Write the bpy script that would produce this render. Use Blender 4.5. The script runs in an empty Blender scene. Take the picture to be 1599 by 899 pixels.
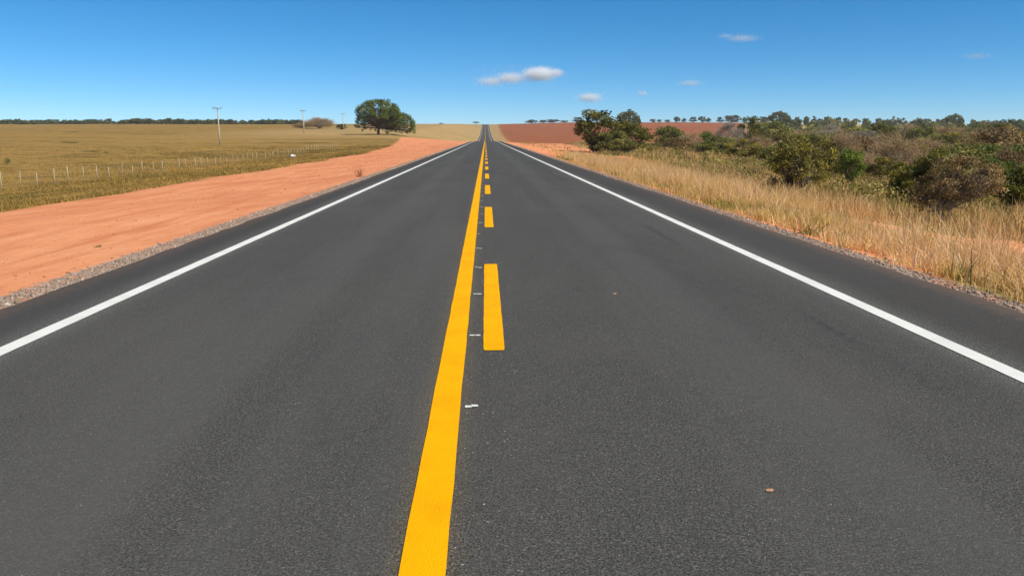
import bpy, math, random
import numpy as np
R = math.radians
sc = bpy.context.scene
COL = sc.collection

# ------------------------------------------------------------------ camera, sky, sun, exposure
CAM_H, FPX, IW, IH = 1.57, 1216.0, 1599.0, 899.0
PITCH, YAW = R(11.006), R(1.919)
cd = bpy.data.cameras.new('camera'); cam = bpy.data.objects.new('camera', cd); COL.objects.link(cam)
cd.sensor_width = 36; cd.lens = FPX / IW * 36; cd.clip_start = 0.05; cd.clip_end = 40000
cam.location = (0, 0, CAM_H); cam.rotation_euler = (math.pi / 2 - PITCH, 0, -YAW)
sc.camera = cam

SUN_EL, SUN_AZ = 47.0, 122.0          # azimuth clockwise from +Y (the road's direction): right, a little behind
w = bpy.data.worlds.new('World'); sc.world = w; w.use_nodes = True
nt = w.node_tree; nt.nodes.clear()
sky = nt.nodes.new('ShaderNodeTexSky'); sky.sky_type = 'NISHITA'; sky.sun_disc = False
sky.sun_elevation = R(SUN_EL); sky.sun_rotation = R(SUN_AZ)
sky.altitude = 4000; sky.air_density = 1.0; sky.dust_density = 0.0; sky.ozone_density = 8.5
hs = nt.nodes.new('ShaderNodeHueSaturation'); hs.inputs['Saturation'].default_value = 1.17; hs.inputs['Hue'].default_value = 0.489
bg = nt.nodes.new('ShaderNodeBackground'); bg.inputs['Strength'].default_value = 0.101
wo = nt.nodes.new('ShaderNodeOutputWorld')
nt.links.new(sky.outputs[0], hs.inputs['Color']); nt.links.new(hs.outputs[0], bg.inputs[0]); nt.links.new(bg.outputs[0], wo.inputs[0])

sl = bpy.data.lights.new('sun', 'SUN'); sl.energy = 4.6; sl.angle = R(0.53); sl.color = (1.0, 0.94, 0.84)
so = bpy.data.objects.new('sun', sl); COL.objects.link(so)
sd = (math.sin(R(SUN_AZ)) * math.cos(R(SUN_EL)), math.cos(R(SUN_AZ)) * math.cos(R(SUN_EL)), math.sin(R(SUN_EL)))
import mathutils
so.rotation_euler = mathutils.Vector(sd).to_track_quat('Z', 'Y').to_euler(); so.location = (0, 0, 60)
vs = sc.view_settings
vs.view_transform = 'Standard'; vs.look = 'None'; vs.gamma = 1; vs.use_curve_mapping = False; vs.exposure = 0.25
sc.cycles.volume_bounces = 16; sc.cycles.max_bounces = 16; sc.cycles.transparent_max_bounces = 8

# ------------------------------------------------------------------ helpers
def tag(o, label=None, cat=None, group=None, kind=None):
    if label: o['label'] = label
    if cat: o['category'] = cat
    if group: o['group'] = group
    if kind: o['kind'] = kind
    return o

def empty(name, loc=(0, 0, 0), rz=0.0):
    o = bpy.data.objects.new(name, None); COL.objects.link(o)
    o.location = loc; o.rotation_euler = (0, 0, rz); o.empty_display_size = 0.3
    return o

def np_mesh(name, V, faces, tint=None, mats=(), mat_idx=None, smooth=False, attrs=None):
    """faces: list of integer arrays (m,k)"""
    me = bpy.data.meshes.new(name)
    V = np.asarray(V, dtype=np.float32)
    faces = [np.asarray(f, dtype=np.int32) for f in faces if len(f)]
    nl = sum(f.size for f in faces); nf = sum(len(f) for f in faces)
    me.vertices.add(len(V)); me.vertices.foreach_set('co', V.ravel())
    me.loops.add(nl); me.polygons.add(nf)
    me.loops.foreach_set('vertex_index', np.concatenate([f.ravel() for f in faces]))
    tot = np.concatenate([np.full(len(f), f.shape[1], np.int32) for f in faces])
    st = np.concatenate([[0], np.cumsum(tot)[:-1]]).astype(np.int32)
    me.polygons.foreach_set('loop_start', st)
    if smooth: me.polygons.foreach_set('use_smooth', np.ones(nf, bool))
    for m in mats: me.materials.append(m)
    if mat_idx is not None: me.polygons.foreach_set('material_index', np.asarray(mat_idx, np.int32))
    me.update(calc_edges=True)
    if tint is not None:
        a = me.attributes.new('tint', 'FLOAT', 'POINT'); a.data.foreach_set('value', np.asarray(tint, np.float32))
    for k, v in (attrs or {}).items():
        a = me.attributes.new(k, 'FLOAT', 'POINT'); a.data.foreach_set('value', np.asarray(v, np.float32))
    return me

def link(name, me, parent=None, loc=None):
    o = bpy.data.objects.new(name, me); COL.objects.link(o)
    if parent: o.parent = parent
    if loc is not None: o.location = loc
    return o

class MB:
    """collects boxes and tubes, builds one mesh"""
    def __init__(s): s.V = []; s.F3 = []; s.F4 = []; s.n = 0; s.T = []
    def add(s, V, F, t=0.5):
        F = np.asarray(F) + s.n
        (s.F4 if F.shape[1] == 4 else s.F3).append(F); s.V.append(np.asarray(V, float)); s.n += len(V)
        s.T.append(np.full(len(V), t))
    def box(s, c, h, rot=None, t=0.5):
        c = np.array(c, float); h = np.array(h, float)
        V = np.array([[x, y, z] for x in (-1, 1) for y in (-1, 1) for z in (-1, 1)], float) * h
        if rot is not None: V = V @ np.array(rot).T
        s.add(V + c, [[0, 1, 3, 2], [4, 6, 7, 5], [0, 4, 5, 1], [2, 3, 7, 6], [0, 2, 6, 4], [1, 5, 7, 3]], t)
    def tube(s, P, rad, k=6, t=0.5):
        V, F = tube(P, rad, k)
        s.add(V, F, t)
        n = len(P)
        for ring, c, flip in ((0, P[0], 0), (n - 1, P[-1], 1)):
            base = s.n; s.V.append(np.array([c], float)); s.T.append(np.array([t])); s.n += 1
            idx = base - len(V) + ring * k + np.arange(k)
            nx = np.roll(idx, -1)
            s.F3.append(np.stack([np.full(k, base), nx, idx] if not flip else [np.full(k, base), idx, nx], 1))
    def mesh(s, name, mat, smooth=False):
        fs = []
        if s.F3: fs.append(np.concatenate(s.F3))
        if s.F4: fs.append(np.concatenate(s.F4))
        return np_mesh(name, np.concatenate(s.V), fs, np.concatenate(s.T), [mat], smooth=smooth)

def tube(P, rad, k=6):
    P = np.asarray(P, float); n = len(P); rad = np.broadcast_to(np.asarray(rad, float), (n,))
    T = np.gradient(P, axis=0); T /= np.linalg.norm(T, axis=1)[:, None] + 1e-9
    ref = np.where(np.abs(T[:, 2:3]) > 0.9, np.array([[1., 0, 0]]), np.array([[0, 0, 1.]]))
    A = np.cross(T, ref); A /= np.linalg.norm(A, axis=1)[:, None] + 1e-9
    B = np.cross(T, A)
    a = np.arange(k) * 2 * np.pi / k
    V = P[:, None] + rad[:, None, None] * (A[:, None] * np.cos(a)[None, :, None] + B[:, None] * np.sin(a)[None, :, None])
    i = np.arange(n - 1)[:, None] * k; j = np.arange(k)[None]; j2 = (j + 1) % k
    F = np.stack([i + j, i + j2, i + k + j2, i + k + j], -1).reshape(-1, 4)
    return V.reshape(-1, 3), F

def hermite(xs, ys, x):
    xs = np.array(xs, float); ys = np.array(ys, float); h = np.diff(xs); dl = np.diff(ys) / h
    m = np.zeros(len(xs)); m[0] = dl[0]; m[-1] = dl[-1]
    for i in range(1, len(xs) - 1):
        if dl[i - 1] * dl[i] > 0:
            w1 = 2 * h[i] + h[i - 1]; w2 = h[i] + 2 * h[i - 1]
            m[i] = (w1 + w2) / (w1 / dl[i - 1] + w2 / dl[i])
    x = np.clip(np.asarray(x, float), xs[0], xs[-1])
    k = np.clip(np.searchsorted(xs, x, side='right') - 1, 0, len(xs) - 2)
    t = (x - xs[k]) / h[k]
    return ((1 + 2 * t) * (1 - t) ** 2 * ys[k] + t * (1 - t) ** 2 * h[k] * m[k]
            + t * t * (3 - 2 * t) * ys[k + 1] + t * t * (t - 1) * h[k] * m[k + 1])

def sstep(a, b, x):
    t = np.clip((np.asarray(x, float) - a) / (b - a), 0, 1); return t * t * (3 - 2 * t)

def vnoise(x, y, seed=0):
    """smooth value noise, unit cells, -1..1"""
    x = np.asarray(x, float); y = np.asarray(y, float)
    xi = np.floor(x).astype(np.int64); yi = np.floor(y).astype(np.int64); fx = x - xi; fy = y - yi
    def h(a, b):
        v = (a * 374761393 + b * 668265263 + seed * 974711) & 0xffffffff
        v = ((v ^ (v >> 13)) * 1274126177) & 0xffffffff
        return ((v ^ (v >> 16)) & 0xffff) / 32767.5 - 1
    fx = fx * fx * (3 - 2 * fx); fy = fy * fy * (3 - 2 * fy)
    return ((h(xi, yi) * (1 - fx) + h(xi + 1, yi) * fx) * (1 - fy) + (h(xi, yi + 1) * (1 - fx) + h(xi + 1, yi + 1) * fx) * fy)

# ------------------------------------------------------------------ the lie of the land
ED_L, ED_R = -4.52, 4.89            # asphalt edges
def zroad(d):
    return hermite([-200, 0, 235, 262, 290, 335, 385, 430, 476, 560, 640, 780, 920, 1040, 1165, 1240, 1330, 1700, 4000],
                   [0, 0, 0, -0.05, -0.6, -2.3, -3.0, -2.2, -0.8, 0.35, 1.7, 5.4, 9.6, 14.0, 18.6, 19.6, 19.0, 5, -120], d)
def zleft(d):
    return hermite([-200, 0, 110, 160, 219, 300, 322, 411, 600, 800, 1000, 1165, 1300, 1700, 4000],
                   [-2.2, -2.2, -2.2, -1.5, -0.7, 2.2, 2.75, 5.0, 9.2, 13.0, 16.4, 19.2, 20.0, 10, -120], d)
def zright(d):
    return hermite([-200, 0, 80, 140, 260, 350, 476, 640, 800, 920, 1165, 1300, 1700, 4000],
                   [-1.7, -1.7, -1.7, -1.2, -1.0, -1.3, -0.6, 3.0, 8.0, 12.2, 21.8, 22.5, 10, -120], d)
def ground(x, d, bump=True):
    x = np.asarray(x, float); d = np.asarray(d, float)
    zr, zl, zg = zroad(d), zleft(d), zright(d)
    tl = np.clip((-x - 5.0) / 30.5, 0, 1)
    tr = np.interp(x, [5.2, 7, 10, 14, 22], [0, .15, .45, .8, 1.0])
    far_ = sstep(300, 520, d); tr = tr * (1 - far_) + far_ * np.clip((x - 6) / 120, 0, 1)
    z = np.where(x < 0, zr + tl * (zl - zr), zr + tr * (zg - zr))
    far = sstep(500, 1100, d)
    z = z - far * 0.012 * np.clip(x - 330, 0, 900)
    if bump:
        side = np.clip(np.minimum(np.abs(x) - 5.6, 6) / 6, 0, 1)
        z = z + side * (0.10 * vnoise(x / 7, d / 9, 1) + 0.035 * vnoise(x / 1.7, d / 2.1, 2) + 0.012 * vnoise(x / .5, d / .6, 3)
                        + 0.30 * sstep(40, 200, np.abs(x)) * vnoise(x / 40, d / 55, 4))
    return z
def g1(x, d): return float(ground(np.array([x]), np.array([d]))[0])

cp, sp_, cy_, sy_ = math.cos(PITCH), math.sin(PITCH), math.cos(YAW), math.sin(YAW)
def ray(px, py):
    a, b = (px - IW / 2) / FPX, -(py - IH / 2) / FPX
    r = np.array([cy_, -sy_, 0]); u = np.array([sy_ * sp_, cy_ * sp_, cp]); f = np.array([sy_ * cp, cy_ * cp, -sp_])
    v = f + a * r + b * u
    return v
def at(px, py, d):
    """world point on the sight line of a photo point, d metres down the road"""
    v = ray(px, py); return np.array([0, 0, CAM_H]) + v * (d / v[1])
def hit(px, py):
    v = ray(px, py)
    t = np.geomspace(2, 1500, 6000); P = np.array([0, 0, CAM_H]) + v * (t / v[1])[:, None]
    below = P[:, 2] < ground(P[:, 0], P[:, 1], False)
    return P[np.argmax(below)] if below.any() else P[-1]

# ------------------------------------------------------------------ materials
class NT:
    def __init__(s, name):
        s.m = bpy.data.materials.new(name); s.m.use_nodes = True; s.t = s.m.node_tree; s.t.nodes.clear()
        s.out = s.n('ShaderNodeOutputMaterial')
    def n(s, typ, **kw):
        nd = s.t.nodes.new(typ)
        for k, v in kw.items(): setattr(nd, k, v)
        return nd
    def put(s, sock, v):
        if isinstance(v, bpy.types.NodeSocket): s.t.links.new(v, sock)
        elif v is not None:
            if hasattr(sock.default_value, '__len__') and not isinstance(v, (int, float)):
                v = tuple(v); v = v + (1,) if len(sock.default_value) == 4 and len(v) == 3 else v
            sock.default_value = v
    def attr(s, name): return s.n('ShaderNodeAttribute', attribute_name=name).outputs['Fac']
    def pos(s): return s.n('ShaderNodeNewGeometry').outputs['Position']
    def math(s, op, a, b=None, c=None, clamp=False):
        nd = s.n('ShaderNodeMath', operation=op, use_clamp=clamp)
        s.put(nd.inputs[0], a); s.put(nd.inputs[1], b); s.put(nd.inputs[2], c); return nd.outputs[0]
    def scale(s, v, k):
        nd = s.n('ShaderNodeVectorMath', operation='MULTIPLY'); s.put(nd.inputs[0], v); nd.inputs[1].default_value = k; return nd.outputs[0]
    def noise(s, v, sc_=1., det=3., rough=.55, dist=0.):
        nd = s.n('ShaderNodeTexNoise'); s.put(nd.inputs['Vector'], v); nd.inputs['Scale'].default_value = sc_
        nd.inputs['Detail'].default_value = det; nd.inputs['Roughness'].default_value = rough; nd.inputs['Distortion'].default_value = dist
        return nd.outputs[0]
    def voro(s, v, sc_, feature='F1', out='Distance'):
        nd = s.n('ShaderNodeTexVoronoi', feature=feature); s.put(nd.inputs['Vector'], v); nd.inputs['Scale'].default_value = sc_; return nd.outputs[out]
    def mapr(s, v, a, b, c=0., d=1., smooth=True):
        nd = s.n('ShaderNodeMapRange', interpolation_type='SMOOTHSTEP' if smooth else 'LINEAR'); s.put(nd.inputs[0], v)
        for i, q in enumerate((a, b, c, d)): s.put(nd.inputs[1 + i], q)
        return nd.outputs[0]
    def mix(s, f, a, b, blend='MIX'):
        nd = s.n('ShaderNodeMix', data_type='RGBA', blend_type=blend)
        s.put(nd.inputs[0], f); s.put(nd.inputs[6], a); s.put(nd.inputs[7], b); return nd.outputs[2]
    def ramp(s, f, stops):
        nd = s.n('ShaderNodeValToRGB'); s.put(nd.inputs[0], f); e = nd.color_ramp.elements
        while len(e) < len(stops): e.new(.5)
        for q, (p, c) in zip(e, stops): q.position = p; q.color = tuple(c) + (1,)
        return nd.outputs[0]
    def bump(s, h, strength=.5, dist=.02):
        nd = s.n('ShaderNodeBump'); s.put(nd.inputs['Height'], h); nd.inputs['Strength'].default_value = strength; nd.inputs['Distance'].default_value = dist
        return nd.outputs[0]
    def principled(s, col, rough=.8, spec=.2, normal=None):
        b = s.n('ShaderNodeBsdfPrincipled'); s.put(b.inputs['Base Color'], col); s.put(b.inputs['Roughness'], rough)
        b.inputs['Specular IOR Level'].default_value = spec
        if normal is not None: s.put(b.inputs['Normal'], normal)
        s.t.links.new(b.outputs[0], s.out.inputs['Surface']); return s.m

def leaf_mat(name, stops, trans=.3, rough=.55, spec=.25):
    t = NT(name); f = t.attr('tint')
    ob = t.n('ShaderNodeObjectInfo').outputs['Random']
    f = t.math('ADD', f, t.mapr(ob, 0, 1, -.10, .10, False))
    col = t.ramp(f, stops)
    b = t.n('ShaderNodeBsdfPrincipled'); t.put(b.inputs['Base Color'], col); b.inputs['Roughness'].default_value = rough; b.inputs['Specular IOR Level'].default_value = spec
    tr = t.n('ShaderNodeBsdfTranslucent'); t.put(tr.inputs['Color'], col)
    mx = t.n('ShaderNodeMixShader'); mx.inputs[0].default_value = trans
    t.t.links.new(b.outputs[0], mx.inputs[1]); t.t.links.new(tr.outputs[0], mx.inputs[2]); t.t.links.new(mx.outputs[0], t.out.inputs['Surface'])
    return t.m

def flat_mat(name, col, rough=.8, var=.25, sc_=6., spec=.2):
    t = NT(name); p = t.n('ShaderNodeTexCoord').outputs['Object']
    n = t.noise(p, sc_, 4); c2 = [v * (1 - var) for v in col]
    return t.principled(t.mix(t.mapr(n, .3, .7), c2, col), rough, spec)

M = {}
M['dark'] = leaf_mat('leaf_dark_green', [(.0, (0.057, 0.061, 0.012)), (.5, (0.143, 0.143, 0.021)), (.85, (0.271, 0.221, 0.031)), (1, (0.413, 0.269, 0.042))])
M['olive'] = leaf_mat('leaf_olive', [(.0, (0.079, 0.088, 0.024)), (.5, (0.224, 0.221, 0.053)), (.85, (0.371, 0.325, 0.079)), (1, (0.529, 0.419, 0.106))])
M['yellow'] = leaf_mat('leaf_yellow_green', [(.0, (0.075, 0.066, 0.021)), (.4, (0.165, 0.149, 0.039)), (.8, (0.363, 0.297, 0.053)), (1, (0.544, 0.413, 0.060))])
M['bright'] = leaf_mat('leaf_bright_green', [(.0, (0.050, 0.077, 0.012)), (.5, (0.139, 0.198, 0.029)), (.85, (0.278, 0.327, 0.037)), (1, (0.430, 0.430, 0.056))])
M['brown'] = leaf_mat('leaf_dry_brown', [(.0, (0.090, 0.057, 0.026)), (.5, (0.258, 0.167, 0.066)), (.85, (0.475, 0.313, 0.123)), (1, (0.634, 0.437, 0.198))])
M['haze'] = leaf_mat('leaf_far_green', [(.0, (0.055, 0.067, 0.021)), (.5, (0.118, 0.128, 0.035)), (.85, (0.190, 0.175, 0.051)), (1, (0.285, 0.202, 0.078))])
M['shade'] = leaf_mat('leaf_shade_tree', [(.0, (0.052, 0.078, 0.015)), (.5, (0.127, 0.172, 0.030)), (.85, (0.208, 0.238, 0.041)), (1, (0.297, 0.278, 0.060))])
M['twig'] = leaf_mat('bare_twigs', [(.0, (0.198, 0.133, 0.068)), (.5, (0.363, 0.242, 0.125)), (1, (0.594, 0.422, 0.228))], trans=.0, rough=.9)
M['twiggrey'] = leaf_mat('grey_twigs', [(.0, (0.165, 0.143, 0.112)), (.5, (0.300, 0.255, 0.188)), (1, (0.495, 0.435, 0.330))], trans=.0, rough=.9)
M['bark'] = flat_mat('bark', (.16, .115, .08), .9, .55, 9)
M['barkpale'] = flat_mat('pale_bark', (.42, .33, .24), .9, .45, 9)
M['straw'] = leaf_mat('dry_grass', [(.0, (.30, .29, .05)), (.18, (.52, .36, .09)), (.4, (.74, .47, .14)), (.6, (.80, .50, .20)), (.8, (.84, .55, .29)), (1, (.86, .62, .38))], trans=.3, rough=.7)
M['scrubgrass'] = leaf_mat('scrub_grass', [(.0, (0.156, 0.143, 0.039)), (.35, (0.324, 0.242, 0.072)), (.7, (0.600, 0.374, 0.143)), (1, (0.792, 0.506, 0.253))], trans=.25, rough=.8)
M['pasture'] = leaf_mat('pasture_grass', [(.0, (0.140, 0.110, 0.025)), (.4, (0.300, 0.197, 0.044)), (.75, (0.520, 0.299, 0.074)), (1, (0.720, 0.410, 0.123))], trans=.25, rough=.8)
M['concrete'] = flat_mat('pale_concrete', (.62, .53, .39), .85, .18, 3)
M['postwood'] = flat_mat('weathered_post_wood', (.54, .43, .28), .85, .3, 5)
M['steel'] = flat_mat('fence_wire_steel', (.3, .28, .25), .5, .2)
M['wood'] = flat_mat('crossarm_wood', (.22, .19, .16), .8, .3)
M['porcelain'] = flat_mat('insulator_porcelain', (.30, .27, .25), .3, .1, spec=.5)
M['plastic'] = flat_mat('white_plastic', (.8, .8, .78), .4, .1)
M['wallpaint'] = flat_mat('pale_wall', (.6, .55, .46), .8, .2)
M['roof'] = flat_mat('pale_roof_sheet', (.72, .69, .62), .5, .2)
M['dark_opening'] = flat_mat('door_dark', (.08, .07, .06), .6, .2)
M['dryleaf'] = flat_mat('fallen_leaf', (.62, .33, .18), .8, .45, 60)
M['redstem'] = flat_mat('rusty_stem', (.30, .09, .04), .8, .3, 20)

# ground -----------------------------------------------------------
def ground_material():
    t = NT('ground'); p = t.pos()
    big = t.noise(p, .035, 5, .6); mid = t.noise(p, .22, 5, .6); fin = t.noise(p, 2.3, 5, .65); grit = t.noise(p, 22, 3, .6)
    streak = t.noise(t.scale(p, (.014, .075, .1)), 1., 6, .72)
    # pasture
    pf = t.mapr(t.math('ADD', t.math('MULTIPLY', streak, .6), t.math('MULTIPLY', mid, .4)),   .415, .585, 0, 1, False)
    past = t.ramp(pf, [(.05, (0.168, 0.109, 0.024)), (.25, (0.302, 0.157, 0.040)), (.42, (0.280, 0.190, 0.036)), (.58, (0.403, 0.242, 0.060)), (.75, (0.269, 0.123, 0.042)), (.95, (0.370, 0.233, 0.050))])
    past = t.mix(t.mapr(fin, .35, .72, 0, .55), past, (.15, .11, .03))
    gold = t.ramp(big, [(.35, (.36, .24, .095)), (.65, (.43, .28, .115))])
    gold = t.mix(t.mapr(mid, .42, .66, 0, .6), gold, (.26, .19, .06))
    gold = t.mix(t.mapr(streak, .5, .66, 0, .6), gold, (.46, .26, .11))
    past = t.mix(t.attr('gold'), past, gold)
    # scrub floor on the right
    scrub = t.ramp(t.math('ADD', t.math('MULTIPLY', mid, .6), t.math('MULTIPLY', fin, .4)),
                   [(.36, (.20, .17, .055)), (.48, (.36, .26, .095)), (.58, (.50, .34, .14)), (.68, (.56, .34, .16))])
    col = t.mix(t.mapr(t.attr('side'), -.5, .5, 0, 1), past, scrub)
    # ploughed red field
    pl = t.ramp(t.noise(t.scale(p, (.02, .05, .05)), 1, 5, .6), [(.3, (.27, .086, .030)), (.7, (.36, .118, .042))])
    furrow = t.noise(t.scale(p, (.25, .02, .1)), 1, 3)
    pl = t.mix(t.mapr(furrow, .35, .7, 0, .35), pl, (.19, .075, .036))
    col = t.mix(t.mapr(t.math('ADD', t.attr('plough'), t.math('MULTIPLY', t.math('SUBTRACT', mid, .5), 14)), -2, 2), col, pl)
    # orange dirt
    dirt = t.ramp(mid, [(.32, (.62, .225, .095)), (.5, (.73, .29, .13)), (.68, (.79, .35, .165))])
    dirt = t.mix(t.mapr(t.noise(t.scale(p, (1.3, .30, .5)), 1, 6, .7), .45, .7, 0, .75), dirt, (.58, .19, .075))
    dirt = t.mix(t.mapr(fin, .52, .75, 0, .5), dirt, (.52, .17, .068))
    dirt = t.mix(t.mapr(grit, .62, .75, 0, .4), dirt, (.78, .38, .20))
    dirt = t.mix(t.mapr(t.noise(t.scale(p, (2.2, .07, .5)), 1, 5, .65), .50, .66, 0, .45), dirt, (.56, .19, .080))
    dirt = t.mix(t.mapr(t.noise(p, 7, 4, .7), .56, .70, 0, .55), dirt, (.50, .165, .070))
    edge = t.math('ADD', t.attr('dirt'), t.math('ADD', t.math('MULTIPLY', t.math('SUBTRACT', mid, .5), 3.4), t.math('MULTIPLY', t.math('SUBTRACT', fin, .5), 3.4)))
    col = t.mix(t.mapr(edge, -.25, .25), col, dirt)
    # gravel beside the asphalt
    st = t.voro(p, 38, 'F1', 'Color')
    gr = t.ramp(t.n('ShaderNodeSeparateColor').outputs[0], [(0, (.1, .1, .1)), (1, (.3, .3, .3))])
    sepc = t.n('ShaderNodeSeparateColor'); t.put(sepc.inputs[0], st)
    gr = t.ramp(sepc.outputs[0], [(.0, (.16, .125, .095)), (.55, (.30, .23, .18)), (.85, (.46, .33, .25)), (.97, (.62, .54, .47))])
    gr = t.mix(t.mapr(t.noise(p, 3.0, 4), .50, .68, 0, .8), gr, (.50, .20, .10))
    ge = t.math('ADD', t.attr('gravel'), t.math('MULTIPLY', t.math('SUBTRACT', t.noise(p, 5, 4, .7), .5), .5))
    col = t.mix(t.mapr(ge, -.06, .06), col, gr)
    h = t.math('ADD', t.math('MULTIPLY', fin, .7), t.math('MULTIPLY', grit, .25))
    return t.principled(col, .95, .08, t.bump(h, .45, .08))
M['ground'] = ground_material()

def asphalt_material():
    t = NT('asphalt'); p = t.pos()
    sx = t.n('ShaderNodeSeparateXYZ'); t.put(sx.inputs[0], p); X = sx.outputs[0]
    agg = t.voro(p, 120, 'F1', 'Color'); sa = t.n('ShaderNodeSeparateColor'); t.put(sa.inputs[0], agg)
    agd = t.voro(p, 120)
    n1 = t.noise(p, 95, 4, .7); n2 = t.noise(p, 9, 4, .6)
    track = t.noise(t.scale(p, (1.1, .035, 1)), 1, 4, .55); patch = t.noise(t.scale(p, (.5, .16, 1)), 1, 5, .6, .6)
    w1 = t.math('ADD', X, t.math('MULTIPLY', t.math('SUBTRACT', n2, .5), .35))
    trk = t.math('MAXIMUM', t.mapr(t.math('ABSOLUTE', t.math('SUBTRACT', t.math('ABSOLUTE', w1), 1.85)), .12, .42, 1, 0), t.mapr(track, .45, .65, 0, .7))
    v = t.ramp(sa.outputs[0], [(0, (0.068, 0.065, 0.058)), (.55, (0.097, 0.094, 0.085)), (.92, (0.131, 0.125, 0.113)), (1, (.19, .175, .152))])
    pit = t.mapr(n1, .40, .56, 1, 0)
    v = t.mix(t.math('MULTIPLY', pit, t.mapr(trk, 0, 1, .88, .55)), v, (0.027, 0.025, 0.023))
    v = t.mix(t.math('MULTIPLY', trk, .40), v, (0.088, 0.085, 0.078))
    v = t.mix(t.mapr(patch, .44, .66, 0, .35), v, (0.104, 0.097, 0.087))
    v = t.mix(t.mapr(patch, .30, .46, .35, 0), v, (0.052, 0.053, 0.050))
    v = t.mix(t.mapr(n2, .5, .75, 0, .25), v, (0.104, 0.099, 0.091))
    seam = t.math('MULTIPLY', t.mapr(t.math('ABSOLUTE', t.math('SUBTRACT', w1, 2.86)), .0, .07, 1, 0), t.mapr(t.noise(t.scale(p, (.1, .22, 1)), 1, 2), .48, .6))
    v = t.mix(t.math('MULTIPLY', seam, .55), v, (0.041, 0.039, 0.037))
    # shoulders: darker binder, dusty from the verge
    shd = t.math('MAXIMUM', t.mapr(X, 3.75, 4.05), t.mapr(X, -3.8, -4.1))
    v = t.mix(t.math('MULTIPLY', shd, .55), v, (.052, .048, .044))
    dust = t.math('MAXIMUM', t.mapr(t.math('ADD', X, t.math('MULTIPLY', n2, .5)), 4.75, 5.15), t.mapr(t.math('SUBTRACT', X, t.math('MULTIPLY', n2, .5)), -4.4, -4.78))
    v = t.mix(t.math('MULTIPLY', dust, .22), v, (.28, .16, .10))
    # paint overspray beside the lines (speckles in the stone texture)
    def spray(c, half, reach, col, amt, v):
        dd = t.math('SUBTRACT', t.math('ABSOLUTE', t.math('SUBTRACT', X, c)), half)
        f = t.mapr(dd, 0, reach, 1, 0, False); f = t.math('POWER', f, 2.2)
        k = t.math('MULTIPLY', f, t.mapr(t.noise(p, 100, 3, .75), .54, .59, .0, 1))
        return t.mix(t.math('MULTIPLY', k, amt, clamp=True), v, col)
    v = spray(-3.61, .07, .28, (.5, .5, .47), .55, v); v = spray(3.55, .07, .28, (.5, .5, .47), .55, v)
    v = spray(-.243, .085, .15, (.60, .36, .04), .36, v)
    # white bead specks scattered along the middle
    spk = t.voro(p, 26); nearc = t.mapr(t.math('ABSOLUTE', t.math('SUBTRACT', X, .02)), .0, .35, .12, .062)
    v = t.mix(t.math('MULTIPLY', t.math('LESS_THAN', spk, nearc), t.mapr(t.noise(p, 2.5, 2), .5, .62)), v, (.55, .53, .48))
    h = t.math('ADD', t.math('MULTIPLY', agd, -.8), n1)
    return t.principled(v, .95, .06, t.bump(h, .5, .006))
M['asphalt'] = asphalt_material()

def paint_material(name, col, col2, wear=.10):
    t = NT(name); p = t.pos()
    n = t.noise(p, 60, 4, .7); b = t.noise(p, 3, 4)
    c = t.mix(t.mapr(b, .35, .7), col, col2)
    c = t.mix(t.mapr(n, .66, .78, 0, wear * 4), c, [v * .55 for v in col])
    return t.principled(c, .8, .05, t.bump(t.math('SUBTRACT', n, t.voro(p, 110)), .4, .005))
M['yellow_paint'] = paint_material('yellow_road_paint', (.87, .405, .001), (.80, .36, .001))
M['white_paint'] = paint_material('white_road_paint', (.74, .73, .66), (.66, .65, .58))

# ------------------------------------------------------------------ ground sheet
def axis(stops):
    out = []
    for a, b, st in stops: out += list(np.arange(a, b, st))
    return np.array(out + [stops[-1][1]], float)
gx = axis([(-3200, -800, 200), (-800, -300, 25), (-300, -100, 8), (-100, -40, 2.5), (-40, -6, .6), (-6, ED_L - .1, .2), (ED_L - .05, ED_R, 1.17), (ED_R + .05, 7.4, .2), (7.4, 30, .6),
           (30, 100, 2.5), (100, 300, 8), (300, 800, 25), (800, 3200, 200)])
gx = np.unique(np.round(gx, 3)); gx = gx[np.concatenate([[True], np.diff(gx) > .04])]
gd = axis([(-120, 0, 6), (0, 60, .6), (60, 140, 1.5), (140, 300, 3), (300, 600, 6), (600, 1400, 14), (1400, 3600, 120)])
GX, GD = np.meshgrid(gx, gd)
def dirt_right(x, d):
    b = np.interp(d, [0, 40, 58, 75, 92, 115, 150, 220, 285], [5.35, 5.5, 5.7, 8, 12, 17, 21, 25, 28])
    f = np.minimum(b - x, 290 - d)
    f = np.maximum(f, 1.5 - np.hypot((x - 11.8) / .85, (d - 19) / 3.0))
    f = np.maximum(f, 1.3 - np.hypot((x - 14.5) / 1.8, (d - 20) / 1.2))
    f = np.maximum(f, 3.5 - np.hypot((x - 11.5) / 1.0, (d - 92) / 5.0) + .9 * vnoise(x / 2, d / 6, 15))
    f = np.maximum(f, 4.0 - np.hypot((x - 17) / 1.4, (d - 100) / 4.0) + 1.2 * vnoise(x / 2, d / 6, 16))
    return f + .8 * vnoise(x / 2.3, d / 8, 17) * (d > 60)
GZ = ground(GX, GD)
inside = (GX > ED_L) & (GX < ED_R)
GZ = GZ - np.where(inside, .14, .035)
bL = np.interp(GD, [0, 30, 60, 110, 180, 240, 285, 330], [15.5, 15.6, 16.0, 17.5, 22, 27, 30, 30]) + 0.5 * vnoise(GD / 14, GD * 0, 5)
dirtL = np.minimum(bL + GX, 292 - GD + GX * .2)              # positive inside
dirtL = np.where(GX < 0, dirtL, -9)
dirtR = np.where(GX > 0, dirt_right(GX, GD), -9)
dirt = np.where(GX < 0, dirtL, dirtR)
gravL = np.minimum(-(GX) - 4.2, GX + 4.93); gravR = np.minimum(GX - 4.6, 5.24 - GX)
grav = np.where(GX < 0, gravL, gravR) + .02
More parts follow.
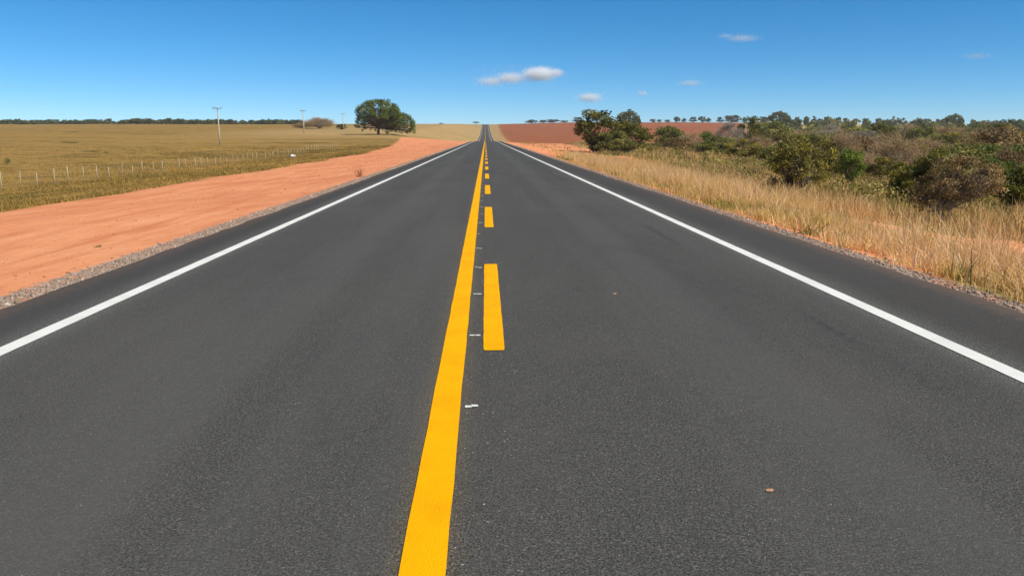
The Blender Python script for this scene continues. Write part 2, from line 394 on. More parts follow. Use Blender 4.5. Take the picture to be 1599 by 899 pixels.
plough = np.minimum(np.minimum(GD - 300, GX - np.interp(GD, [300, 476, 800, 1165], [10, 13.5, 15, 19])), (.32 * GD - GX) * .5 + 4)
side = np.clip(GX / 6, -1, 1); side = np.where((GX > 0) & (GD > 330) & (GX < 40), -1, side)
gold = np.clip(sstep(230, 330, GD) * sstep(-140, -60, GX) + np.where((GX > 0) & (GX < 45), 1, 0) * sstep(330, 400, GD), 0, 1)
nd_, nx_ = GX.shape
ii = np.arange(nd_ - 1)[:, None] * nx_ + np.arange(nx_ - 1)[None]
GF = np.stack([ii, ii + 1, ii + nx_ + 1, ii + nx_], -1).reshape(-1, 4)
gme = np_mesh('ground', np.stack([GX, GD, GZ], -1).reshape(-1, 3), [GF], mats=[M['ground']], smooth=True,
              attrs={'dirt': dirt.ravel(), 'gravel': grav.ravel(), 'plough': plough.ravel(), 'side': side.ravel(), 'gold': gold.ravel()})
tag(link('ground', gme), 'orange dirt verges, dry pasture, scrub floor and ploughed red field around the road', 'ground', kind='structure')

# ------------------------------------------------------------------ road and its markings
rng = np.random.default_rng(7)
rd = axis([(-60, 60, .35), (60, 250, 2), (250, 480, 4), (480, 1260, 10), (1260, 1500, 40)])
n = len(rd); zr = zroad(rd)
jit = .035
eL = ED_L + jit * vnoise(rd / .5, rd * 0, 11) + .03 * vnoise(rd / 3, rd * 0, 12)
eR = ED_R + jit * vnoise(rd / .5, rd * 0, 13) + .03 * vnoise(rd / 3, rd * 0, 14)
cols = [np.stack([eL - .05, rd, zr - .12], 1), np.stack([eL, rd, zr - .012], 1), np.stack([eL + .06, rd, zr], 1), np.stack([np.full(n, -3.), rd, zr], 1),
        np.stack([np.zeros(n), rd, zr], 1), np.stack([np.full(n, 3.), rd, zr], 1), np.stack([eR - .06, rd, zr], 1), np.stack([eR, rd, zr - .012], 1), np.stack([eR + .05, rd, zr - .12], 1)]
V = np.stack(cols, 1).reshape(-1, 3); k = len(cols)
ii = np.arange(n - 1)[:, None] * k + np.arange(k - 1)[None]
road = link('road', np_mesh('road', V, [np.stack([ii, ii + 1, ii + k + 1, ii + k], -1).reshape(-1, 4)], mats=[M['asphalt']]))
tag(road, 'freshly paved dark asphalt road running straight to the far hill', 'road', kind='structure')

def strip(name, x, wdt, d0, d1, mat, parent, lift=.005, step=None, rough=.0012, rnd=False):
    if step is None:
        ds = rd[(rd > d0) & (rd < d1)]; ds = np.unique(np.concatenate([[d0], ds, [d1]]))
        if d1 - d0 < 6:
            ds = np.unique(np.concatenate([ds, np.linspace(d0, d1, 24), [d0 + .015, d0 + .04, d1 - .015, d1 - .04]]))
    else: ds = np.arange(d0, d1, step)
    l = x - wdt / 2 + rough * rng.normal(size=len(ds)); r = x + wdt / 2 + rough * rng.normal(size=len(ds))
    if rnd:
        e = np.minimum(ds - d0, d1 - ds); q = .014 * np.clip(1 - e / .04, 0, 1) ** 2; l = l + q; r = r - q
    z = zroad(ds) + lift * (1 + np.clip(ds - 60, 0, 1000) / 150)
    V = np.stack([np.stack([l, ds, z], 1), np.stack([r, ds, z], 1)], 1).reshape(-1, 3)
    i = np.arange(len(ds) - 1) * 2
    return link(name, np_mesh(name, V, [np.stack([i, i + 1, i + 3, i + 2], 1)], mats=[mat]), parent)
strip('edge_line', -3.61, .145, -60, 1480, M['white_paint'], road)
strip('edge_line', 3.55, .145, -60, 1480, M['white_paint'], road)
strip('centre_line', -.243, .17, -60, 1480, M['yellow_paint'], road)
for i in range(-3, 90):
    d0 = 5.62 + 8.02 * i
    if 300 < d0 < 470: continue
    if i > 42 and i % 2: continue
    strip('dash', .055, .16, d0, d0 + 4.0, M['yellow_paint'], road, rnd=True)
tk = 4.42
for i in range(34):
    for a, b in ((-.075, -.035), (-.028, .012)):
        if rng.random() < .12: continue
        m = MB(); c = -.062 + rng.normal() * .004
        yy = tk + i * 1.655 + rng.normal() * .02
        z = .0045
        q = [[c + a, yy - .018 + rng.normal() * .004, z], [c + b, yy - .016, z], [c + b, yy + .016 + rng.normal() * .004, z], [c + a, yy + .018, z]]
        m.add(q, [[0, 1, 2, 3]]); link('chalk_tick', m.mesh('chalk_tick', M['white_paint']), road)

# ------------------------------------------------------------------ stones
def stones(name, P, size, mat, tint):
    n = len(P); ico = np.array([[0, 0, 1], [.89, 0, .45], [.28, .85, .45], [-.72, .53, .45], [-.72, -.53, .45], [.28, -.85, .45],
                                [.72, .53, -.45], [-.28, .85, -.45], [-.89, 0, -.45], [-.28, -.85, -.45], [.72, -.53, -.45], [0, 0, -1]])
    f = np.array([[0, 1, 2], [0, 2, 3], [0, 3, 4], [0, 4, 5], [0, 5, 1], [1, 6, 2], [2, 7, 3], [3, 8, 4], [4, 9, 5], [5, 10, 1],
                  [6, 7, 2], [7, 8, 3], [8, 9, 4], [9, 10, 5], [10, 6, 1], [11, 7, 6], [11, 8, 7], [11, 9, 8], [11, 10, 9], [11, 6, 10]])
    v = ico[None] * (size[:, None, None] * rng.uniform(.55, 1.15, (n, 12, 1)))
    v = v * np.stack([rng.uniform(.8, 1.4, n), rng.uniform(.8, 1.4, n), rng.uniform(.5, .9, n)], 1)[:, None]
    a = rng.uniform(0, 6.28, n); c, s = np.cos(a)[:, None], np.sin(a)[:, None]
    v = np.stack([v[..., 0] * c - v[..., 1] * s, v[..., 0] * s + v[..., 1] * c, v[..., 2]], -1) + P[:, None]
    F = (f[None] + np.arange(n)[:, None, None] * 12).reshape(-1, 3)
    return link(name, np_mesh(name, v.reshape(-1, 3), [F], np.repeat(tint, 12), [mat]))
def stone_mat(name, stops):
    t = NT(name); return t.principled(t.ramp(t.attr('tint'), stops), .9, .15)
M['stone'] = stone_mat('gravel_stone', [(0, (.17, .125, .09)), (.45, (.33, .24, .17)), (.75, (.42, .27, .18)), (.9, (.60, .47, .37)), (1, (.75, .68, .6))])
M['clod'] = stone_mat('dirt_clod', [(0, (.24, .09, .045)), (.6, (.50, .19, .09)), (1, (.66, .36, .22))])
n = 36000
d = 3 + 130 * rng.random(n) ** 1.9
lft = rng.random(n) < .55
x = np.where(lft, -4.74 - .11 * rng.normal(size=n), 5.08 + .11 * rng.normal(size=n))
x = np.where(lft, np.minimum(x, ED_L - .03), np.maximum(x, ED_R + .03))
size = np.clip(.0045 + .0045 * rng.gamma(1.2, 1, n), 0, .03) * (1 + np.clip(d - 25, 0, 100) / 70)
tag(stones('gravel', np.stack([x, d, zroad(d) - .035 + size * .2], 1), size, M['stone'], np.clip(rng.beta(2.2, 2.6, n) + .25 * (rng.random(n) < .06), 0, 1)),
    'loose grey gravel strewn along both edges of the asphalt', 'gravel', kind='stuff')
n = 5200
d = 7 + 150 * rng.random(n) ** 1.6; x = -5.1 - np.abs(rng.normal(size=n)) * 5.2; ok = x > -15.5; d, x = d[ok], x[ok]; n = len(d)
size = np.clip(.003 + .005 * rng.gamma(1.0, 1, n), 0, .035) * (1 + d / 70)
tag(stones('dirt_clods', np.stack([x, d, ground(x, d) - .035 + size * .1], 1), size, M['clod'], rng.random(n)), 'small clods and pebbles scattered over the orange dirt', 'clods', kind='stuff')

# ------------------------------------------------------------------ grass
def blades(name, P, h, wd, lean, tint, mat, parts=False, curl=.5):
    n = len(P); a = rng.uniform(0, 6.28, n); la = rng.uniform(0, 6.28, n)
    s = np.stack([np.cos(a), np.sin(a), np.zeros(n)], 1) * wd[:, None] * .5
    L = np.stack([np.cos(la), np.sin(la), np.zeros(n)], 1) * (lean * h)[:, None]; U = np.stack([np.zeros(n)] * 2 + [h], 1)
    p1 = P + U * .5 + L * .3; p2 = P + U * (1 - .25 * lean[:, None] * curl) + L
    V = np.stack([P - s, P + s, p1 - s * .8, p1 + s * .8, p2 - s * .15, p2 + s * .15], 1).reshape(-1, 3)
    b = np.arange(n)[:, None] * 6
    F = np.concatenate([b + [0, 1, 3, 2], b + [2, 3, 5, 4]], 0)
    return np_mesh(name, V, [F], np.repeat(tint, 6), [mat])

def tufts(x, d, per, spread, hmean, wd, lean, base=.0, tsd=.14, tm=.5):
    """returns arrays for blades"""
    n = len(x); k = np.repeat(np.arange(n), per); m = len(k)
    X = x[k] + rng.normal(size=m) * spread[k]; D = d[k] + rng.normal(size=m) * spread[k]
    th = rng.normal(size=n) * tsd
    h = hmean[k] * rng.uniform(.45, 1.15, m)
    return (np.stack([X, D, ground(X, D) - .05 + base], 1), h, wd[k] * rng.uniform(.6, 1.3, m), np.abs(rng.normal(size=m)) * lean + .05, np.clip(tm + th[k] + rng.normal(size=m) * .10, 0, 1))

# tall dry grass on the right verge
parts = []
def inner(d): return np.interp(d, [0, 40, 70, 100], [5.34, 5.45, 5.6, 5.8])
n = 4700
d = 4 + 46 * rng.random(n) ** 1.25; x = inner(d) + rng.random(n) ** 1.15 * 7.6
ok = (np.hypot((x - 12.6) / 1.5, (d - 21.5) / 1.2) > 1.15) & (np.hypot((x - 14.5) / 1.7, (d - 20) / 1.1) > 1.1)
ok &= rng.random(n) < np.where(x > 10.5, .45, 1)
ok &= (dirt_right(x, d) < .1) | (x < 5.9)
ok &= vnoise(x / 1.5, d / 2.4, 25) > -.5 - .3 * (x < 6.5)
x, d = x[ok], d[ok]; e = np.clip((x - inner(d)) / 1.6, 0, 1)
tm = .40 + .20 * e + .22 * vnoise(x / 1.3, d / 2.5, 21)
trkf = np.clip(np.maximum(np.abs(x - 11.4) - 2.0, np.abs(d - 18) - 5.0) / .8, 0, 1)
ok = ((trkf > 0) | (rng.random(len(x)) < .12)) & ((np.hypot((x - 10.2) / 2.1, (d - 15.5) / 5) > 1) | (rng.random(len(x)) < .45)); x, d, e, tm, trkf = x[ok], d[ok], e[ok], tm[ok], trkf[ok]
hv = (.16 + .84 * np.clip((np.hypot((x - 10.2) / 1.9, (d - 15.5) / 5) - 1.0) / .8, 0, 1)) * np.clip(1.0 + .55 * vnoise(x / 1.1, d / 1.6, 22) + .45 * vnoise(x / 3.1, d / 4.3, 23), .25, 1.9)
A = tufts(x, d, 20, .07 + .09 * rng.random(len(x)), (.18 + .36 * e) * hv * rng.uniform(.6, 1.25, len(x)), np.full(len(x), .013), .75, tsd=.19)
A = A[:4] + (np.clip(A[4] + np.repeat(tm - .5, 20), 0, 1),)
parts.append(A)
# tall seed stalks
ns = 9000; k = rng.integers(0, len(x), ns)
X = x[k] + rng.normal(size=ns) * .2; D = d[k] + rng.normal(size=ns) * .2
parts.append((np.stack([X, D, ground(X, D) - .05], 1), (.5 + .5 * rng.random(ns)) * (.35 + .6 * e[k]) * np.minimum(hv[k], 1), np.full(ns, .010), np.abs(rng.normal(size=ns)) * .35 + .03, np.clip(.72 + .12 * rng.normal(size=ns), 0, 1)))
# farther verge
n = 7200; d = 48 + 175 * rng.random(n) ** 1.3; x = inner(d) + rng.random(n) * np.interp(d, [48, 100, 220], [8, 10, 16]); e = np.clip((x - inner(d)) / 2, .1, 1)
ok = (rng.random(n) < np.where(d > 90, .55, 1)) & (rng.random(n) < np.where(dirt_right(x, d) > -.3, .015, 1)); x, d, e = x[ok], d[ok], e[ok]
parts.append(tufts(x, d, 12, .16 + .1 * rng.random(len(x)), .26 + .5 * e * rng.uniform(.5, 1.2, len(x)), .02 + d * .00035, .4, tm=.55))
Z = [np.concatenate([q[i] for q in parts]) for i in range(5)]
tag(link('roadside_grass', blades('roadside_grass', *Z, M['straw'])), 'tall golden dry grass growing along the right edge of the road', 'grass', kind='stuff')

# green weeds among it
n = 260; d = 7 + 60 * rng.random(n) ** 1.2; x = inner(d) + .1 + rng.random(n) ** 1.4 * 4.5
A = tufts(x, d, 26, .06 + .10 * rng.random(n), .16 + .24 * rng.random(n), np.full(n, .016), .8, tm=.72)
tag(link('verge_weeds', blades('verge_weeds', *A, M['yellow'])), 'yellow-green weeds sprouting in the dry grass along the right verge', 'weeds', kind='stuff')

# scrub grass beyond it, straw and green mixed
n = 22000; d = 12 + 260 * rng.random(n) ** 1.45; fr = rng.random(n); x = 11 + fr ** 1.2 * (.78 * d + 14)
ok = (np.hypot((x - 12.6) / 1.5, (d - 21.5) / 1.2) > 1.1) & (np.hypot((x - 14.5) / 1.7, (d - 20) / 1.1) > 1.1) & (x > inner(d) + 3) & ~((x < 13.4) & (d < 23.5)) & (rng.random(n) < np.where(dirt_right(x, d) > 0, .03, 1))
x, d = x[ok], d[ok]
A = tufts(x, d, 9, .18 + .12 * rng.random(len(x)) + d * .001, .35 + .65 * rng.random(len(x)) * np.clip(.7 + .7 * vnoise(x / 5, d / 7, 31), .2, 1.5), .022 + d * .00045, .4)
A = A[:4] + (np.clip(A[4] + .1 + np.repeat(.34 * vnoise(x / 6, d / 9, 32), 9), 0, 1),)
tag(link('scrub_grass', blades('scrub_grass', *A, M['scrubgrass'])), 'rough olive and straw grass covering the scrubland right of the road', 'grass', kind='stuff')

# short pasture on the left
n = 13000; d = 14 + 190 * rng.random(n) ** 1.3; b = np.interp(d, [0, 30, 60, 110, 180, 240], [15.8, 15.9, 16.3, 17.8, 22.3, 27])
x = -(b + np.abs(rng.normal(size=n)) ** 1.3 * (4 + .18 * d))
A = tufts(x, d, 9, .16 + .1 * rng.random(n) + d * .001, .07 + .16 * rng.random(n) * (1 + .7 * vnoise(x / 6, d / 9, 41)), .018 + d * .00045, .6)
A = A[:4] + (np.clip(A[4] + np.repeat(.25 * vnoise(x / 8, d / 10, 42), 9), 0, 1),)
tag(link('pasture_grass', blades('pasture_grass', *A, M['pasture'])), 'short dry pasture grass between the orange dirt and the field', 'grass', kind='stuff')

# ------------------------------------------------------------------ trees
def bez(a, b, c, n):
    t = np.linspace(0, 1, n)[:, None]; return (1 - t) ** 2 * a + 2 * t * (1 - t) * b + t * t * c
def leaf_quads(C, s, rg, up=.35, aspect=.5):
    n = len(C); N = rg.normal(size=(n, 3)); N[:, 2] += up * np.sign(rg.random(n) - .2); N /= np.linalg.norm(N, axis=1)[:, None]
    A = np.cross(N, rg.normal(size=(n, 3))); A /= np.linalg.norm(A, axis=1)[:, None]; B = np.cross(N, A)
    s = s[:, None]
    fold = N * s * .18
    V = np.stack([C - A * s, C - B * s * aspect + fold, C + A * s, C + B * s * aspect + fold], 1).reshape(-1, 3)
    return V, np.arange(n * 4).reshape(-1, 4)

def crown_points(rg, shape, H, W, zb, n, cr):
    out = []
    rx = max(W / 2 - cr * .8, .1 * W); hz = H - zb
    while len(out) < n:
        v = rg.normal(size=3); v /= np.linalg.norm(v); r = rg.uniform(.45, 1) ** .6
        if shape == 'round':
            p = np.array([v[0] * rx * r, v[1] * rx * r, zb + hz * .5 + v[2] * r * (hz / 2 - cr * .6)])
        elif shape == 'umbrella':
            v[2] = abs(v[2]); r = rg.uniform(.8, 1); p = np.array([v[0] * rx * r, v[1] * rx * r, zb + cr * .4 + v[2] * r * (hz - cr * 1.0)])
        else:                                   # dome
            v[2] = abs(v[2]) if rg.random() < .8 else -abs(v[2]) * .3
            p = np.array([v[0] * rx * r, v[1] * rx * r, zb + hz * .25 + v[2] * r * (hz * .75 - cr * .6)])
        out.append(p)
    return np.array(out)

def gen_tree(seed, H, W, zb, ncl, cr, nleaf, leaf, shape='dome', tr=.1, stems=1, bare=False, clumps=None, k=6, twist=.25, lean=(0, 0), fork=None, aspect=.5, twig_r=.006, csd=.16):
    rg = np.random.default_rng(seed)
    C = crown_points(rg, shape, H, W, zb, ncl, cr) if clumps is None else np.array(clumps, float)[:, :3]
    R_ = np.full(len(C), cr) * rg.uniform(.7, 1.25, len(C)) if clumps is None else np.array(clumps, float)[:, 3]
    tm = MB(); fz = fork if fork is not None else zb * .75
    tops = []
    for s in range(stems):
        a = rg.uniform(0, 6.28); off = np.array([math.cos(a), math.sin(a), 0]) * (0 if stems == 1 else tr * 1.2)
        top = np.array([lean[0], lean[1], fz]) + off * (1 if stems == 1 else 3.5) + np.append(rg.normal(size=2) * twist * fz * .3, 0)
        P = bez(off + [0, 0, -.25], off * 1.5 + np.array([rg.normal() * twist * fz * .5, rg.normal() * twist * fz * .5, fz * .55]), top, 7)
        P[1:-1] += rg.normal(size=(5, 3)) * twist * .12 * fz * [1, 1, .2]
        rr = np.linspace(1.0, .62, 7) * tr; rr[0] *= 1.35
        tm.tube(P, rr, k + 1); tops.append((P, rr))
    for c, r in zip(C, R_):
        P, rr = tops[rg.integers(len(tops))]
        i = rg.integers(4, 7); st = P[i] * 1.0
        mid = st * .45 + c * .55 + np.array([*(rg.normal(size=2) * twist * .35 * W * .3), rg.uniform(-.02, .18) * H])
        b = bez(st, mid, c, 6); b[1:-1] += rg.normal(size=(4, 3)) * twist * .05 * W
        tm.tube(b, np.linspace(rr[i] * .55, max(tr * .07, .006), 6), max(4, k - 2))
    if not bare:
        per = (nleaf * R_ ** 2 / (R_ ** 2).sum()).astype(int) + 3; kk = np.repeat(np.arange(len(C)), per); m = len(kk)
        v = rg.normal(size=(m, 3)); v /= np.linalg.norm(v, axis=1)[:, None]
        rad = R_[kk] * rg.random(m) ** .45
        L = C[kk] + v * rad[:, None] * [1, 1, .72]
        tn = np.clip(.5 + rg.normal(size=len(C))[kk] * csd + rg.normal(size=m) * .14, 0, 1)
        LV, LF = leaf_quads(L, leaf * rg.uniform(.6, 1.3, m), rg, aspect=aspect)
        return tm, LV, LF, np.repeat(tn, 4)
    per = max(6, nleaf // len(C)); kk = np.repeat(np.arange(len(C)), per); m = len(kk)
    dirn = rg.normal(size=(m, 3)) + (C[kk] - np.array([0, 0, zb * .9])) / (W * .4); dirn[:, 2] += .2; dirn += rg.normal(size=(m, 3)) * .5
    dirn /= np.linalg.norm(dirn, axis=1)[:, None]
    st = C[kk] + rg.normal(size=(m, 3)) * (R_[kk] * .35)[:, None]; ln = R_[kk] * rg.uniform(.4, 1.15, m)
    en = st + dirn * ln[:, None]
    a = np.cross(dirn, rg.normal(size=(m, 3))); a /= np.linalg.norm(a, axis=1)[:, None]; b = np.cross(dirn, a)
    V = []
    for base, rad in ((st, twig_r), (en, twig_r * .4)):
        for ang in (0, 2.094, 4.189):
            V.append(base + (a * math.cos(ang) + b * math.sin(ang)) * rad)
    V = np.stack(V, 1).reshape(-1, 3); q = np.arange(m)[:, None] * 6
    F = np.concatenate([q + [0, 1, 4, 3], q + [1, 2, 5, 4], q + [2, 0, 3, 5]], 0)
    return tm, V, F, np.repeat(np.clip(.5 + rg.normal(size=m) * .22, 0, 1), 6)

class Proto:
    """trunk and crown meshes of one kind, measured so copies can be fitted to a height and width"""
    def __init__(s, name, leafmat, bark, **kw):
        tm, LV, LF, tn = gen_tree(**kw)
        s.trunk = tm.mesh('trunk', M[bark], True)
        s.crown = np_mesh('crown', LV, [LF], tn, [M[leafmat]])
        s.name = name; s.h = float(np.percentile(LV[:, 2], 99.7)); x = LV[:, :2]
        s.w = float(np.percentile(x, 99) - np.percentile(x, 1)) * 1.02
        TV = np.concatenate(tm.V); tf3 = np.concatenate(tm.F3) if tm.F3 else np.zeros((0, 3), int); tf4 = np.concatenate(tm.F4)
        V = np.concatenate([TV, LV]); LF2 = LF + len(TV)
        idx = np.concatenate([np.zeros(len(tf3)), np.zeros(len(tf4)), np.ones(len(LF2))])
        s.whole = np_mesh(name, V, [tf3, tf4, LF2], np.concatenate([np.full(len(TV), .5), tn]), [M[bark], M[leafmat]], mat_idx=idx)
    def plant(s, loc, H, W, rz, label, cat='tree', group=None, whole=False):
        if whole: o = link(s.name, s.whole)
        else:
            o = empty(s.name); link('trunk', s.trunk, o); link('crown', s.crown, o)
        o.location = loc; o.rotation_euler = (0, 0, rz); o.scale = (W / s.w, W / s.w, H / s.h)
        return tag(o, label, cat, group)

prng = random.Random(5)
def by_photo(proto, px, d, wpx, top, label, cat='tree', base=None, rz=None, group=None, whole=False, bpx=None):
    b = at(bpx if bpx is not None else px, base if base else top + 30, d)
    z = g1(b[0], d); zt = at(px, top, d)[2]
    W = wpx * d * cp / FPX
    return proto.plant((b[0], d, z - .03), max(zt - z + .03, .5), W, prng.uniform(0, 6.28) if rz is None else rz, label, cat, group, whole)

# --- the big spreading tree on the left
def big_tree():
    rg = np.random.default_rng(31); d = 300.; q = d * cp / FPX        # metres per photo pixel there
    cl = []
    def blob(cx, cyp, rx, rz_, n, r, ry=None, lo=-.2):
        for _ in range(n):
            zz = 1 - 1.25 * (_ + .5) / n; aa = _ * 2.39996 + rg.normal() * .2; q2 = math.sqrt(max(0, 1 - zz * zz)); v = np.array([q2 * math.cos(aa), q2 * math.sin(aa), zz])
            f = rg.uniform(.86, 1.0)
            cl.append(((cx + v[0] * rx * f) * q, v[1] * (ry or rx) * f * q, (cyp + v[2] * rz_ * f) * q, r * rg.uniform(.75, 1.2)))
    blob(1, 30, 34, 23.5, 92, 1.25, 30); blob(4, 30, 20, 12, 12, 1.1, 18)
    blob(-25, 20, 10, 7, 11, .95); blob(-28, 12, 7, 7, 9, .85)
    blob(36, 16, 20, 17, 54, 1.15, 16); blob(22, 30, 13, 10, 14, 1.1, 12); blob(24, 19, 13, 6, 8, .9)
    blob(-13, 7, 12, 4, 6, .6); blob(27, 4, 18, 5, 13, .65, 14); blob(51, 4, 6, 7, 11, .75, 7)
    tm, LV, LF, tn = gen_tree(32, 14, 22, 3, 0, 1, 15500, .25, tr=.55, clumps=cl, k=7, twist=.15, fork=3.4, csd=.26)
    b = at(591, 206.5, d); root = empty('spreading_tree', (b[0], d, g1(b[0], d) - .05))
    link('trunk', tm.mesh('trunk', M['bark'], True), root)
    link('crown', np_mesh('crown', LV, [LF], tn, [M['shade']]), root)
    tag(root, 'large dark green spreading shade tree standing alone at the edge of the left pasture', 'tree')
big_tree()

# --- prototypes
P_dark = [Proto('green_tree', 'dark', 'bark', seed=101 + i, H=6.5, W=6, zb=.3, ncl=46, cr=.8, nleaf=4000, leaf=.16, shape=('round', 'dome')[i], tr=.16, stems=2 + i) for i in range(2)]
P_olive = [Proto('olive_tree', 'olive', 'bark', seed=111 + i, H=5, W=6, zb=.35, ncl=44, cr=.8, nleaf=4400, leaf=.15, shape='dome', tr=.13, stems=2) for i in range(2)]
P_yel = [Proto('yellow_green_tree', 'yellow', 'bark', seed=121, H=4.5, W=5, zb=.4, ncl=36, cr=.7, nleaf=3400, leaf=.13, shape='dome', tr=.12, stems=2)]
P_bri = [Proto('leafy_green_tree', 'bright', 'bark', seed=131, H=4, W=3.6, zb=.35, ncl=26, cr=.62, nleaf=3000, leaf=.12, shape='round', tr=.1, stems=2)]
P_brown = [Proto('dry_leaved_tree', 'brown', 'bark', seed=141, H=5, W=7, zb=.5, ncl=40, cr=.85, nleaf=3600, leaf=.13, shape='dome', tr=.13, stems=2)]
P_bare = [Proto('bare_tree', 'twig', 'barkpale', seed=151 + i, H=5, W=5.5, zb=.5, ncl=34, cr=.9, nleaf=2600, leaf=.1, shape='dome', tr=.11, stems=2, bare=True, twig_r=.013) for i in range(2)]
P_barg = [Proto('bare_tree', 'twiggrey', 'barkpale', seed=161, H=6, W=5.5, zb=.5, ncl=40, cr=.95, nleaf=3000, leaf=.1, shape='dome', tr=.12, stems=2, bare=True, twig_r=.016)]
P_far = [Proto('far_tree', 'haze', 'bark', seed=171 + i, H=9, W=10, zb=.6, ncl=24, cr=1.6, nleaf=700, leaf=.55, shape='dome', tr=.3, k=5) for i in range(3)]
P_umb = [Proto('umbrella_tree', 'haze', 'bark', seed=181, H=10, W=11, zb=4.6, ncl=26, cr=1.4, nleaf=1300, leaf=.42, shape='umbrella', tr=.3, k=5)]
P_fbare = [Proto('bare_far_tree', 'twig', 'bark', seed=191, H=8, W=14, zb=1.0, ncl=50, cr=2.0, nleaf=4500, leaf=.1, shape='dome', tr=.3, bare=True, twig_r=.035)]

# --- near and middle trees of the right-hand scrub
by_photo(P_dark[0], 936, 138, 74, 172, 'dark green double-topped tree beside the orange dirt at the far right verge', base=236, rz=.6)
by_photo(P_dark[1], 984, 143, 74, 193, 'low dark green tree just right of the double-topped roadside tree', base=238)
by_photo(P_olive[1], 958, 134, 62, 203, 'low olive bush filling the gap at the foot of the double-topped roadside tree', cat='bush', base=240)
by_photo(P_umb[0], 982, 430, 36, 172, 'umbrella-topped tree standing alone in the ploughed field behind the roadside trees', base=200)
by_photo(P_olive[0], 1045, 185, 54, 197, 'rounded olive bush-like tree in front of the ploughed field', base=226)
by_photo(P_bare[0], 1085, 172, 56, 204, 'leafless brown thicket tree between the olive tree and a small green one', base=233)
by_photo(P_bri[0], 1102, 160, 22, 205, 'small narrow green tree standing among leafless ones before the ploughed field', base=234)
by_photo(P_barg[0], 1138, 172, 50, 189, 'leafless grey-green tree at the right end of the ploughed field', base=236)
by_photo(P_dark[0], 1167, 192, 34, 182, 'tall dark green tree beside the leafless grey-green one', base=230)
by_photo(P_bare[1], 1187, 118, 40, 210, 'small leafless reddish tree below the tall dark green one', base=241)
by_photo(P_olive[1], 1207, 262, 62, 188, 'broad olive tree behind and right of the tall dark green one', base=215)
by_photo(P_yel[0], 1290, 60, 52, 216, 'yellowish small tree leaning behind the nearer yellow-green tree', base=275)
by_photo(P_bri[0], 1324, 55, 42, 232, 'bright leafy green shrubby tree right of the yellow-green tree', base=288)
by_photo(P_bare[0], 1396, 66, 96, 203, 'wide leafless pinkish tree in the middle of the scrub', base=276)
by_photo(P_dark[1], 1412, 84, 66, 222, 'dark green tree behind the wide leafless pinkish one', base=262)
by_photo(P_yel[0], 1482, 130, 92, 207, 'broad yellow-green tree farther back in the scrub', base=240)
by_photo(P_brown[0], 1560, 88, 132, 199, 'large reddish-brown dry tree at the right edge of the scrub', base=265)
by_photo(P_bri[0], 1551, 44, 50, 248, 'light green leafy bush behind the twisted dry-leaved tree', base=310)
by_photo(P_olive[0], 1262, 150, 70, 208, 'olive tree in the scrub behind the yellow-green tree', base=240)
by_photo(P_barg[0], 1345, 165, 70, 203, 'leafless grey tree rising behind the pale forked bare tree', base=238)
by_photo(P_dark[1], 1602, 120, 60, 203, 'dark green tree cut by the right picture edge', base=240)
by_photo(P_olive[1], 1440, 200, 60, 197, 'olive tree in front of the far woods above the pinkish bare tree', base=225)
by_photo(P_bare[1], 1530, 190, 70, 200, 'leafless brown tree in front of the far woods on the right', base=228)

for a in [(P_olive, 1216, 75, 66, 224, 'low olive tree left of and behind the yellow-green tree', 270),
          (P_brown, 1278, 68, 60, 230, 'dry brown bush-like tree between the yellow-green tree and the bright green shrubby one', 276),
          (P_bare, 1350, 62, 66, 236, 'low leafless tree right of the bright green shrubby one', 284),
          (P_dark, 1382, 56, 60, 246, 'low green tree left of the dense green bush-shaped one', 290),
          (P_olive, 1465, 48, 80, 236, 'olive tree between the dense green bush-shaped tree and the twisted one', 296),
          (P_brown, 1575, 46, 76, 232, 'dry brown tree right of the twisted tree and behind the dark bush', 300),
          (P_yel, 1160, 108, 56, 216, 'low yellow-green tree in the straw grass below the leafless grey-green one', 246),
          (P_olive, 1120, 135, 60, 212, 'low olive tree in the scrub right of the small narrow green one', 240),
          (P_brown, 1060, 150, 60, 215, 'low dry brown tree in the scrub in front of the rounded olive one', 238),
          (P_brown, 1352, 105, 84, 212, 'dry brown tree between the pale forked tree and the wide pinkish one', 262),
          (P_bare, 1445, 112, 74, 214, 'leafless brownish tree right behind the dark green one', 255),
          (P_olive, 1330, 210, 80, 197, 'wide olive tree in front of the far woods above the bright green shrubby tree', 225),
          (P_dark, 1375, 230, 50, 193, 'dark green tree in front of the far woods above the wide pinkish tree', 218),
          (P_olive, 1505, 74, 80, 224, 'olive tree directly behind the twisted dry-leaved tree', 262),
          (P_bri, 1545, 78, 50, 226, 'fresh green tree behind the twisted tree and left of the large reddish-brown one', 262),
          (P_olive, 1590, 60, 80, 226, 'olive tree above the dark bush at the right picture edge', 275),
          (P_bare, 1255, 185, 60, 201, 'leafless tree peeking above the yellow-green tree', 228),
          (P_bare, 1480, 240, 60, 195, 'leafless brown tree under the tall airy tree of the skyline', 215),
          (P_barg, 1300, 260, 54, 193, 'leafless grey tree standing in front of the left part of the far woods', 212),
          (P_dark, 1555, 250, 54, 193, 'dark green tree in front of the far woods above the large reddish-brown tree', 213)]:
    by_photo(a[0][len(a[5]) % len(a[0])], a[1], a[2], a[3], a[4], a[5], base=a[6])

